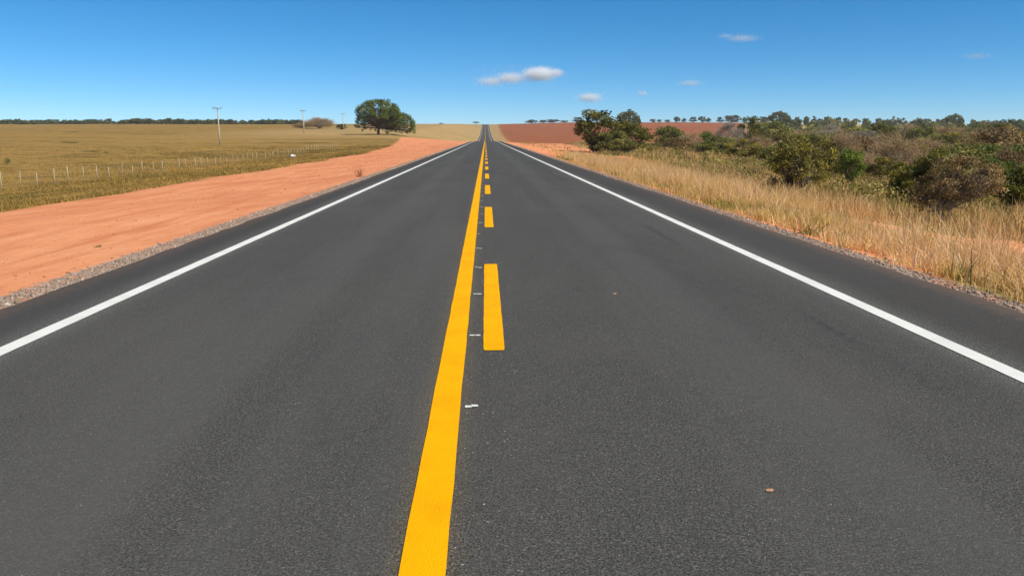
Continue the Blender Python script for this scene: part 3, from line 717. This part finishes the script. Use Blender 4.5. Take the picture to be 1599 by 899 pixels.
def hero(name, label, px, base, top, d, seed, leafmat, bark, W_px, zb_f, **kw):
    b = at(px, base, d); z = g1(b[0], d); H = at(px, top, d)[2] - z; W = W_px * d * cp / FPX
    lumps = kw.pop('lumps', None)
    if lumps:
        rg = np.random.default_rng(seed + 7); cl = []
        for (cx, cyy, cz, rx, rz_, n) in lumps:
            for _ in range(n):
                v = rg.normal(size=3); v /= np.linalg.norm(v); f = rg.uniform(.4, 1.0)
                cl.append((cx * W + v[0] * rx * W * f, cyy * W + v[1] * rx * W * f, max(cz * H + v[2] * rz_ * H * f, .1 * H), kw['cr'] * rg.uniform(.7, 1.25)))
        kw['clumps'] = cl
    tm, LV, LF, tn = gen_tree(seed, H, W, zb_f * H, **kw)
    root = empty(name, (b[0], d, z)); link('trunk', tm.mesh('trunk', M[bark], True), root)
    link('crown', np_mesh('crown', LV, [LF], tn, [M[leafmat]]), root)
    return tag(root, label, 'tree')
hero('yellow_green_tree', 'yellow-green small tree with dark twisted stems standing in the dry grass', 1243, 298, 204, 42, 201, 'yellow', 'bark', 100, .25, lumps=[(-.08, 0, .72, .26, .22, 26), (.24, .1, .60, .20, .24, 18), (-.30, 0, .50, .16, .24, 14), (.02, -.1, .40, .24, .18, 12), (.36, 0, .32, .12, .16, 7), (-.24, .1, .24, .14, .12, 6)], ncl=60, cr=.40, nleaf=7500, leaf=.070, shape='dome', tr=.10, stems=3, twist=.5, csd=.2)
hero('bare_tree', 'pale forked leafless tree above the bright green shrubby tree', 1314, 285, 204, 60, 202, 'twig', 'barkpale', 60, .42, ncl=34, cr=.6, nleaf=1800, leaf=.1, shape='dome', tr=.085, bare=True, twig_r=.009, twist=.4)
hero('leafy_green_tree', 'dense green bush-shaped tree left of the twisted dry-leaved tree', 1436, 318, 226, 37, 203, 'dark', 'bark', 108, .06, lumps=[(.12, 0, .66, .26, .28, 26), (-.16, 0, .44, .24, .28, 24), (.36, .1, .46, .16, .3, 14), (-.36, 0, .24, .14, .18, 10), (.0, -.15, .3, .3, .2, 16)], ncl=70, cr=.38, nleaf=9000, leaf=.065, shape='dome', tr=.09, stems=3, twist=.4, csd=.2)
hero('twisted_tree', 'twisted low tree with curled brown leaves and a forked pale trunk, nearest in the scrub', 1486, 357, 236, 26, 204, 'brown', 'barkpale', 150, .24, lumps=[(-.20, 0, .58, .20, .26, 26), (.06, .05, .74, .20, .20, 22), (.30, -.05, .66, .18, .20, 18), (-.36, 0, .36, .12, .18, 10), (.42, .1, .50, .10, .16, 7), (.02, -.1, .48, .14, .12, 8)], ncl=70, cr=.25, nleaf=6800, leaf=.048, shape='round', tr=.075, stems=2, twist=.7, fork=.75, aspect=.42, csd=.2)
hero('dark_bush', 'dark green bush cut by the right picture edge', 1590, 330, 252, 34, 205, 'dark', 'bark', 95, .08, ncl=60, cr=.36, nleaf=7000, leaf=.06, shape='dome', tr=.07, stems=3, twist=.4)

# --- trees on the ploughed field's skyline
for i, (px, wp, top) in enumerate([(830, 20, 187), (848, 17, 187.5), (864, 20, 186.5), (882, 14, 188), (903, 18, 183), (1019, 9, 186), (1030, 8, 186.5), (1042, 11, 187), (1057, 10, 182.5), (1068, 8, 184.5),
                                   (1082, 12, 182.5), (1096, 11, 182), (1106, 9, 184), (1124, 11, 183), (1142, 26, 180)]):
    names = ['leftmost', 'second', 'third', 'fourth', 'fifth', 'sixth', 'seventh', 'eighth', 'ninth', 'tenth', 'eleventh', 'twelfth', 'thirteenth', 'fourteenth', 'last']
    lab = {0: 'leftmost tree of the row on the skyline of the ploughed field', 14: 'rightmost and widest tree of the row on the ploughed skyline'}.get(i, names[i] + ' tree from the left in the row on the ploughed skyline')
    by_photo(P_far[i % 3], px, 1175, wp, top, lab, base=192, group='trees on the skyline of the ploughed field', whole=True)
by_photo(P_umb[0], 743, 1180, 10, 190, 'lone tiny tree on the skyline just left of the road', base=195, whole=True)
by_photo(P_far[1], 689, 1180, 7, 192, 'tiny faint bush on the golden skyline between the big tree and the road', base=195, whole=True, cat='bush')
# --- far crowns that stand out of the woods on the right
by_photo(P_umb[0], 1216, 820, 32, 174, 'wide flat-topped tree highest on the wooded skyline', base=190, whole=True)
by_photo(P_umb[0], 1490, 700, 26, 178, 'tall airy tree standing above the right wooded skyline', base=196, whole=True)
by_photo(P_far[0], 1434, 760, 18, 184, 'dark round crown on the wooded skyline left of the tall airy tree', base=196, whole=True)
by_photo(P_far[2], 1582, 640, 34, 186, 'dark wide crown on the wooded skyline at the right edge', base=198, whole=True)
by_photo(P_fbare[0], 1420, 420, 36, 192, 'pale leafless fan-shaped tree in front of the far woods', base=208, whole=True)

# --- left skyline and pasture
L_names = ['leftmost', 'second', 'third', 'fourth', 'fifth', 'sixth', 'seventh', 'eighth', 'ninth', 'tenth', 'eleventh', 'twelfth', 'thirteenth', 'fourteenth', 'fifteenth', 'last']
for i, (px, wp, top) in enumerate([(7, 22, 189), (20, 12, 188.5), (55, 20, 188), (82, 22, 187), (106, 20, 189.5), (141, 22, 187), (161, 12, 187.5), (171, 10, 186), (212, 17, 185.5), (232, 18, 185.5),
                                   (265, 9, 185), (283, 12, 186), (305, 18, 187), (360, 8, 187), (404, 12, 189), (415, 14, 188)]):
    lab = {0: 'leftmost dark tree of the far tree line beyond the pasture', 15: 'last tree at the right end of the far tree line beyond the pasture'}.get(i, L_names[i] + ' tree from the left in the far tree line beyond the pasture')
    by_photo(P_far[i % 3], px, 1010 if i < 8 else 900, wp * 1.25, top - .8, lab, base=196, group='trees in the far tree line beyond the pasture', whole=True)
by_photo(P_fbare[0], 499, 440, 44, 183, 'domed purplish leafless tree beyond the pasture behind the middle pole', base=202)
by_photo(P_fbare[0], 471, 470, 28, 192, 'low leafless thicket left of the domed purplish tree', base=201, cat='bush', whole=True)
by_photo(P_dark[1], 533.5, 416, 16, 193.5, 'small dark round bush beside the farthest pole', base=203, cat='bush')

# low dark weed patches in the pasture
P_weed = Proto('weed_patch', 'olive', 'bark', seed=221, H=.5, W=2.4, zb=.05, ncl=24, cr=.2, nleaf=560, leaf=.06, shape='dome', tr=.02, stems=3)
for i, (px, py, wp, lab) in enumerate([(114, 207, 22, 'upper dark weed patch in the left pasture'), (110, 224, 24, 'middle dark weed patch in the left pasture'), (143, 237.5, 28, 'left half of the lowest dark weed patch pair in the pasture'),
                                       (165, 240, 10, 'small right half of the lowest dark weed patch pair'), (12, 255, 9, 'small dark shrub near the left picture edge in the pasture')]):
    p = hit(px, py); W = wp * p[1] * cp / FPX
    P_weed.plant((p[0], p[1], g1(p[0], p[1]) - .03), .22 + .02 * W if i < 4 else .9, W, 0, lab, 'weeds')

# green band and wood masses far off: nobody could count these
def wood_mass(name, label, trees, mat, seed, leaf=.6, per=170):
    rg = np.random.default_rng(seed); LV = []; tn = []; tm = MB()
    Cs, Rs, Ts = [], [], []
    for x, d, H, W in trees:
        z = g1(x, d); t0 = .5 + rg.normal() * .2
        tm.tube([[x, d, z - .3], [x + rg.normal() * .3, d, z + H * .55]], [.18, .08], 5)
        for _ in range(9):
            v = rg.normal(size=3); v /= np.linalg.norm(v)
            Cs.append((x + v[0] * W * .33, d + v[1] * W * .33, z + H * .52 + v[2] * H * .34)); Rs.append(W * .2 * rg.uniform(.8, 1.25)); Ts.append(t0 + rg.normal() * .1)
    Cs, Rs, Ts = np.array(Cs), np.array(Rs), np.array(Ts)
    kk = np.repeat(np.arange(len(Cs)), per // 9); m = len(kk)
    v = rg.normal(size=(m, 3)); v /= np.linalg.norm(v, axis=1)[:, None]
    L = Cs[kk] + v * (Rs[kk] * rg.random(m) ** .4)[:, None] * [1, 1, .8]
    V, F = leaf_quads(L, leaf * rg.uniform(.6, 1.3, m) * (.5 + L[:, 1] / 900), rg, aspect=.6)
    TV = np.concatenate(tm.V); tf3 = np.concatenate(tm.F3); tf4 = np.concatenate(tm.F4)
    idx = np.concatenate([np.zeros(len(tf3) + len(tf4)), np.ones(len(F))])
    me = np_mesh(name, np.concatenate([TV, V]), [tf3, tf4, F + len(TV)], np.concatenate([np.full(len(TV), .5), np.repeat(np.clip(Ts[kk] + rg.normal(size=m) * .1, 0, 1), 4)]), [M['bark'], mat], mat_idx=idx)
    return tag(link(name, me), label, 'woodland', kind='stuff')
tr = []
for _ in range(430):
    d = 930 + 90 * rng.random(); px = rng.uniform(-160, 470); x = at(px, 195, d)[0]
    tr.append((x, d, rng.uniform(2.6, 4.6) * (1 + .45 * float(vnoise(px / 22, 0 * px, 77))), rng.uniform(6, 10)))
wood_mass('distant_tree_line', 'thin green belt of distant woods along the far edge of the pasture', tr, M['haze'], 51, leaf=.7, per=120)
tr = []
for _ in range(620):
    d = 290 + 860 * rng.random() ** .8; x = d * rng.uniform(.34, .95) + 6
    tr.append((x, d, rng.uniform(4.2, 8.0) * np.interp(d, [400, 900], [1, 1.45]) * (1 + .3 * float(vnoise(x / 45, d / 60, 78))), rng.uniform(6, 12)))
wood_mass('distant_woods', 'far mixed green woods covering the rise on the right', tr[::2], M['haze'], 52, leaf=.62, per=220)
wood_mass('distant_scrub_woods', 'far olive and brown woods mixed among the green on the right rise', tr[1::2], M['olive'], 53, leaf=.62, per=200)

# undergrowth of the scrub: low shrubs too many to count
def undergrowth(name, label, n, mat, seed, d0, d1, hh, tint=.5):
    rg = np.random.default_rng(seed)
    d = d0 + (d1 - d0) * rg.random(n) ** 1.2; x = 15 + rg.random(n) * (.72 * d + 4); ok = dirt_right(x, d) < -3; d, x = d[ok], x[ok]; n = len(d)
    s = rg.uniform(.35, 1.0, n) * hh * (1 + .3 * vnoise(x / 9, d / 9, seed))
    z = ground(x, d); per = 105; kk = np.repeat(np.arange(n), per); m = len(kk)
    v = rg.normal(size=(m, 3)); v /= np.linalg.norm(v, axis=1)[:, None]; v[:, 2] = np.abs(v[:, 2])
    L = np.stack([x, d, z], 1)[kk] + v * (s[kk] * rg.random(m) ** .5)[:, None] * [1.1, 1.1, 1.0]
    tn = np.clip(tint + rg.normal(size=n)[kk] * .2 + rg.normal(size=m) * .12, 0, 1)
    V, F = leaf_quads(L, (.038 + d[kk] * .0010) * rg.uniform(.6, 1.3, m), rg)
    return tag(link(name, np_mesh(name, V, [F], np.repeat(tn, 4), [mat])), label, 'undergrowth', kind='stuff')
undergrowth('olive_undergrowth', 'low olive shrubs and weeds filling the scrubland', 680, M['olive'], 61, 32, 300, 1.15, .68)
undergrowth('dry_undergrowth', 'low dry brown brush mixed through the scrubland', 760, M['brown'], 62, 32, 260, 1.1, .8)
undergrowth('green_undergrowth', 'scattered low green shrubs of the scrubland', 420, M['dark'], 63, 36, 280, 1.35, .55)

# ------------------------------------------------------------------ fence
fx0, fsp = -35.2, 2.4
fence = empty('wire_fence', (fx0, 58.2, g1(fx0, 58.2)))
tag(fence, 'long fence of pale wooden posts and thin wire running along the left pasture', 'fence')
frng = random.Random(3); tops = []
for i in range(-14, 56):
    d = 58.2 + i * fsp + frng.uniform(-.15, .15); x = fx0 + frng.uniform(-.12, .12)
    if i in (13, 28, 33): continue
    z = g1(x, d); H = 1.28 * frng.uniform(.88, 1.05); r = frng.uniform(.032, .05)
    if frng.random() < .2: H *= .82
    m = MB(); lx, ly = frng.uniform(-.05, .05), frng.uniform(-.05, .05)
    m.tube([[0, 0, -.3], [lx * .5, ly * .5, H * .5], [lx, ly, H - .02], [lx, ly, H]], [r, r * .97, r * .92, r * .6], 7)
    o = link('fence_post', m.mesh('fence_post', M['postwood'], False), fence); o.location = (x - fx0, d - 58.2, z - fence.location.z)
    tops.append((x - fx0, d - 58.2, z - fence.location.z, 1.1))
for hgt in (.35, .7, 1.02):
    m = MB(); m.tube([(a + .055, b, c + hgt) for a, b, c, _ in tops], .003, 4); link('wire', m.mesh('wire', M['steel']), fence)

# ------------------------------------------------------------------ utility poles
def pole():
    root = empty('utility_pole'); m = MB()
    m.tube([[0, 0, -.4], [0, 0, 4], [0, 0, 9.9], [0, 0, 10.0]], [.21, .18, .125, .10], 10); link('shaft', m.mesh('shaft', M['concrete'], True), root)
    m = MB(); m.box((0, -.17, 9.55), (1.35, .055, .07)); ca = link('crossarm', m.mesh('crossarm', M['wood']), root)
    for s in (-1, 1):
        m = MB(); m.tube([[s * .75, -.17, 9.5], [s * .09, -.14, 8.95]], .025, 5); link('brace', m.mesh('brace', M['wood']), root)
    for x in (-1.25, -.55, 1.25):
        m = MB(); m.tube([[x, -.17, 9.6], [x, -.17, 9.72], [x, -.17, 9.74], [x, -.17, 9.82], [x, -.17, 9.84], [x, -.17, 9.93]], [.03, .03, .085, .07, .10, .05], 8)
        link('insulator', m.mesh('insulator', M['porcelain'], True), root)
    return root
def copy_tree(o, parent=None):
    c = o.copy(); COL.objects.link(c)
    if parent: c.parent = parent
    for ch in list(o.children): copy_tree(ch, c)
    return c
pole0 = None
for px, base, top, d, lab in [(343.5, 226.5, 166.5, 219, 'nearest pale concrete power pole with crossarm in the left pasture'), (474.8, 209, 171.5, 318, 'middle pale power pole in front of the leafless domed tree'),
                              (536.5, 203, 177, 411, 'farthest and smallest pale power pole beside the small dark bush')]:
    o = pole() if pole0 is None else copy_tree(pole0)
    if pole0 is None: pole0 = o
    b = at(px, base, d); z = g1(b[0], d); H = at(px, top, d)[2] - z
    o.location = (b[0], d, z); s = H / 10.0; o.scale = (max(s, .92), max(s, .92), s); o.rotation_euler = (0, 0, R(-4))
    tag(o, lab, 'power pole', 'power poles crossing the left pasture')

# ------------------------------------------------------------------ farm sheds in the far woods
def shed(px, py, d, L, rz, lab):
    p = at(px, py, d); z = g1(p[0], d); hgt = 3.0
    root = empty('farm_shed', (p[0], d, z), rz)
    m = MB(); m.box((0, 0, hgt * .5 - .4), (L / 2, 3.2, hgt * .5 + .2)); w_ = link('wall', m.mesh('wall', M['wallpaint']), root)
    m = MB()
    for s in (-1, 1):
        a = math.atan2(1.1, 3.7) * s
        rot = np.array([[1, 0, 0], [0, math.cos(a), math.sin(a)], [0, -math.sin(a), math.cos(a)]])
        m.box((0, s * 1.86, hgt + .25), (L / 2 + .5, 1.93, .05), rot)
    link('roof', m.mesh('roof', M['roof']), root)
    m = MB(); m.box((L * .2, -3.21, 1.1), (.9, .03, 1.1)); link('door', m.mesh('door', M['dark_opening']), root)
    tag(root, lab, 'shed')
shed(1204, 190, 1040, 13, R(5), 'pale roofed farm shed half hidden in the far woods')
shed(1181, 190, 1060, 9, R(-6), 'smaller pale farm shed left of the other in the far woods')

# ------------------------------------------------------------------ small things
p = hit(457, 245); rg = np.random.default_rng(9)
import bmesh
bm = bmesh.new(); bmesh.ops.create_icosphere(bm, subdivisions=3, radius=.38)
for v in bm.verts:
    q = v.co; f = 1 + .3 * float(vnoise(q.x * 6 + 3, q.y * 6 + q.z * 4, 71)) + .15 * float(vnoise(q.x * 15, q.z * 15 + q.y * 9, 72))
    v.co = mathutils.Vector((q.x * f * 1.25, q.y * f * .8, max(q.z, -.12) * f * .6 + .06))
me = bpy.data.meshes.new('litter_bag'); bm.to_mesh(me); bm.free(); me.materials.append(M['plastic'])
tag(link('litter_bag', me, loc=(p[0], p[1], g1(p[0], p[1]) + .05)), 'crumpled white plastic bag lying in the grass by the fence', 'litter')

def ground_leaf(px, py, s, lab, rz):
    v = ray(px, py); t = CAM_H / -v[2]; q = v * t
    V = []; F = []; n = 9
    for i in range(n):
        u = i / (n - 1); ww = math.sin(math.pi * min(max(u, .03), .97)) ** .7 * .32
        for k_, e in enumerate((-1, 0, 1)): V.append(((u - .5) * s, e * ww * s, .0035 + .10 * s * (abs(e) * .25 + .6 * (u - .5) ** 2)))
    for i in range(n - 1):
        for k_ in (0, 1): F.append((i * 3 + k_, i * 3 + 3 + k_, i * 3 + 4 + k_, i * 3 + 1 + k_))
    o = link('fallen_leaf', np_mesh('fallen_leaf', V, [np.array(F)], mats=[M['dryleaf']]), loc=(q[0], q[1], .0)); o.rotation_euler = (0, 0, rz)
    tag(o, lab, 'leaf', 'dry leaves lying on the asphalt')
ground_leaf(1202, 766, .042, 'curled brown leaf on the asphalt in the right lane near the camera', .5)
ground_leaf(960, 459, .06, 'small orange-brown leaf farther up the right lane', 1.2)

# green tuft and rusty sprig on the dirt
def tuft_obj(name, px, py, n, h, mat, lab, cat, sp=.1):
    p = hit(px, py); x = rg.normal(size=n) * sp; y = rg.normal(size=n) * sp
    me = blades(name, np.stack([x, y, np.full(n, -.03)], 1), h * rg.uniform(.5, 1.1, n), np.full(n, .012), np.abs(rg.normal(size=n)) * .5 + .2, np.clip(.3 + .2 * rg.normal(size=n), 0, 1), mat)
    tag(link(name, me, loc=(p[0], p[1], g1(p[0], p[1]) - .03)), lab, cat)
tuft_obj('weed_tuft', 153, 382, 60, .06, M['bright'], 'small green weed growing alone on the orange dirt', 'weed', .028)
tuft_obj('dry_sprig', 561.5, 275, 40, .55, M['redstem'], 'rusty dry sprig standing at the gravel edge on the left', 'weed', .06)

# ------------------------------------------------------------------ clouds
def cloud(label, px, py, wpx, hpx, lobes, dens, seed, d=9000., nscale=3.6, thr=.34):
    c = at(px, py, d); q = d * cp / FPX; rx, rz_ = wpx * q / 2, hpx * q / 2; ry = rx * .55
    bm = bmesh.new(); bmesh.ops.create_icosphere(bm, subdivisions=3, radius=1.0)
    for v in bm.verts: v.co = mathutils.Vector((v.co.x * rx, v.co.y * ry, v.co.z * rz_)) * 1.12
    me = bpy.data.meshes.new('cloud'); bm.to_mesh(me); bm.free()
    t = NT('cloud_vapour'); tc = t.n('ShaderNodeTexCoord').outputs['Object']
    u = t.scale(tc, (1 / rx, 1 / ry, 1 / rz_))
    nv = t.n('ShaderNodeVectorMath', operation='ADD'); t.put(nv.inputs[0], t.scale(tc, (1 / rx * wpx / 30, 1 / ry * wpx / 40, 1 / rx * wpx / 22))); nv.inputs[1].default_value = (seed * 3.1, seed, 0)
    tot = None
    for (cx, cz, lx, lz, st) in lobes:
        sub = t.n('ShaderNodeVectorMath', operation='SUBTRACT'); t.put(sub.inputs[0], u); sub.inputs[1].default_value = (cx, 0, cz)
        ln = t.n('ShaderNodeVectorMath', operation='LENGTH'); t.put(ln.inputs[0], t.scale(sub.outputs[0], (1 / lx, 1.0, 1 / lz)))
        f = t.math('MULTIPLY', t.mapr(ln.outputs['Value'], 0, 1.0, 1, 0, False), st)
        tot = f if tot is None else t.math('MAXIMUM', tot, f)
    nz = t.noise(nv.outputs[0], nscale, 8, .68)
    dn = t.math('MULTIPLY', t.mapr(t.math('ADD', tot, t.math('MULTIPLY', t.math('SUBTRACT', nz, .5), 2.7)), thr - .05, thr + .65, 0, 1, False), dens)
    vol = t.n('ShaderNodeVolumePrincipled'); vol.inputs['Color'].default_value = (1, 1, 1, 1); t.put(vol.inputs['Density'], dn); vol.inputs['Anisotropy'].default_value = -.3
    t.t.links.new(vol.outputs[0], t.out.inputs['Volume']); me.materials.append(t.m)
    o = link('cloud', me, loc=tuple(c)); tag(o, label, 'cloud', 'small fair-weather clouds')
cloud('largest cloud, long and white, above the vanishing road', 806, 121, 152, 40, [(.48, .25, .5, .72, 1.1), (-.1, -.05, .5, .6, .72), (-.5, -.3, .45, .5, .62), (.8, .35, .25, .45, .8)], .026, 1)
cloud('small puffy white cloud below and right of the largest cloud', 921, 152, 62, 23, [(0, -.05, .95, .9, 1.0)], .026, 2)
cloud('tiny wisp of cloud right of the small puffy one', 1003, 146, 26, 12, [(0, 0, .95, .95, .9)], .03, 3)
cloud('flat pale cloud above the skyline trees right of the tiny wisp', 1078, 130, 58, 14, [(0, 0, .95, .95, .9)], .014, 4)
cloud('thin grey-white cloud highest in the sky', 1155, 59, 86, 20, [(.1, -.1, .9, .8, .85), (-.5, .2, .45, .5, .7)], .009, 5)
cloud('faintest cloud streak near the right picture edge', 1526, 88, 76, 16, [(0, 0, .95, .9, .8)], .005, 6)

# ------------------------------------------------------------------ the air
m = MB(); lo, hi = -140.0, 42.0
m.box((0, 1640, (lo + hi) / 2), (3400, 2080, (hi - lo) / 2)); t = NT('air')
vol = t.n('ShaderNodeVolumePrincipled'); vol.inputs['Color'].default_value = (.80, .90, 1.0, 1); vol.inputs['Density'].default_value = .00008
t.t.links.new(vol.outputs[0], t.out.inputs['Volume'])
tag(link('haze', m.mesh('haze', t.m)), 'thin blue air between the camera and the far hills', 'haze', kind='stuff')
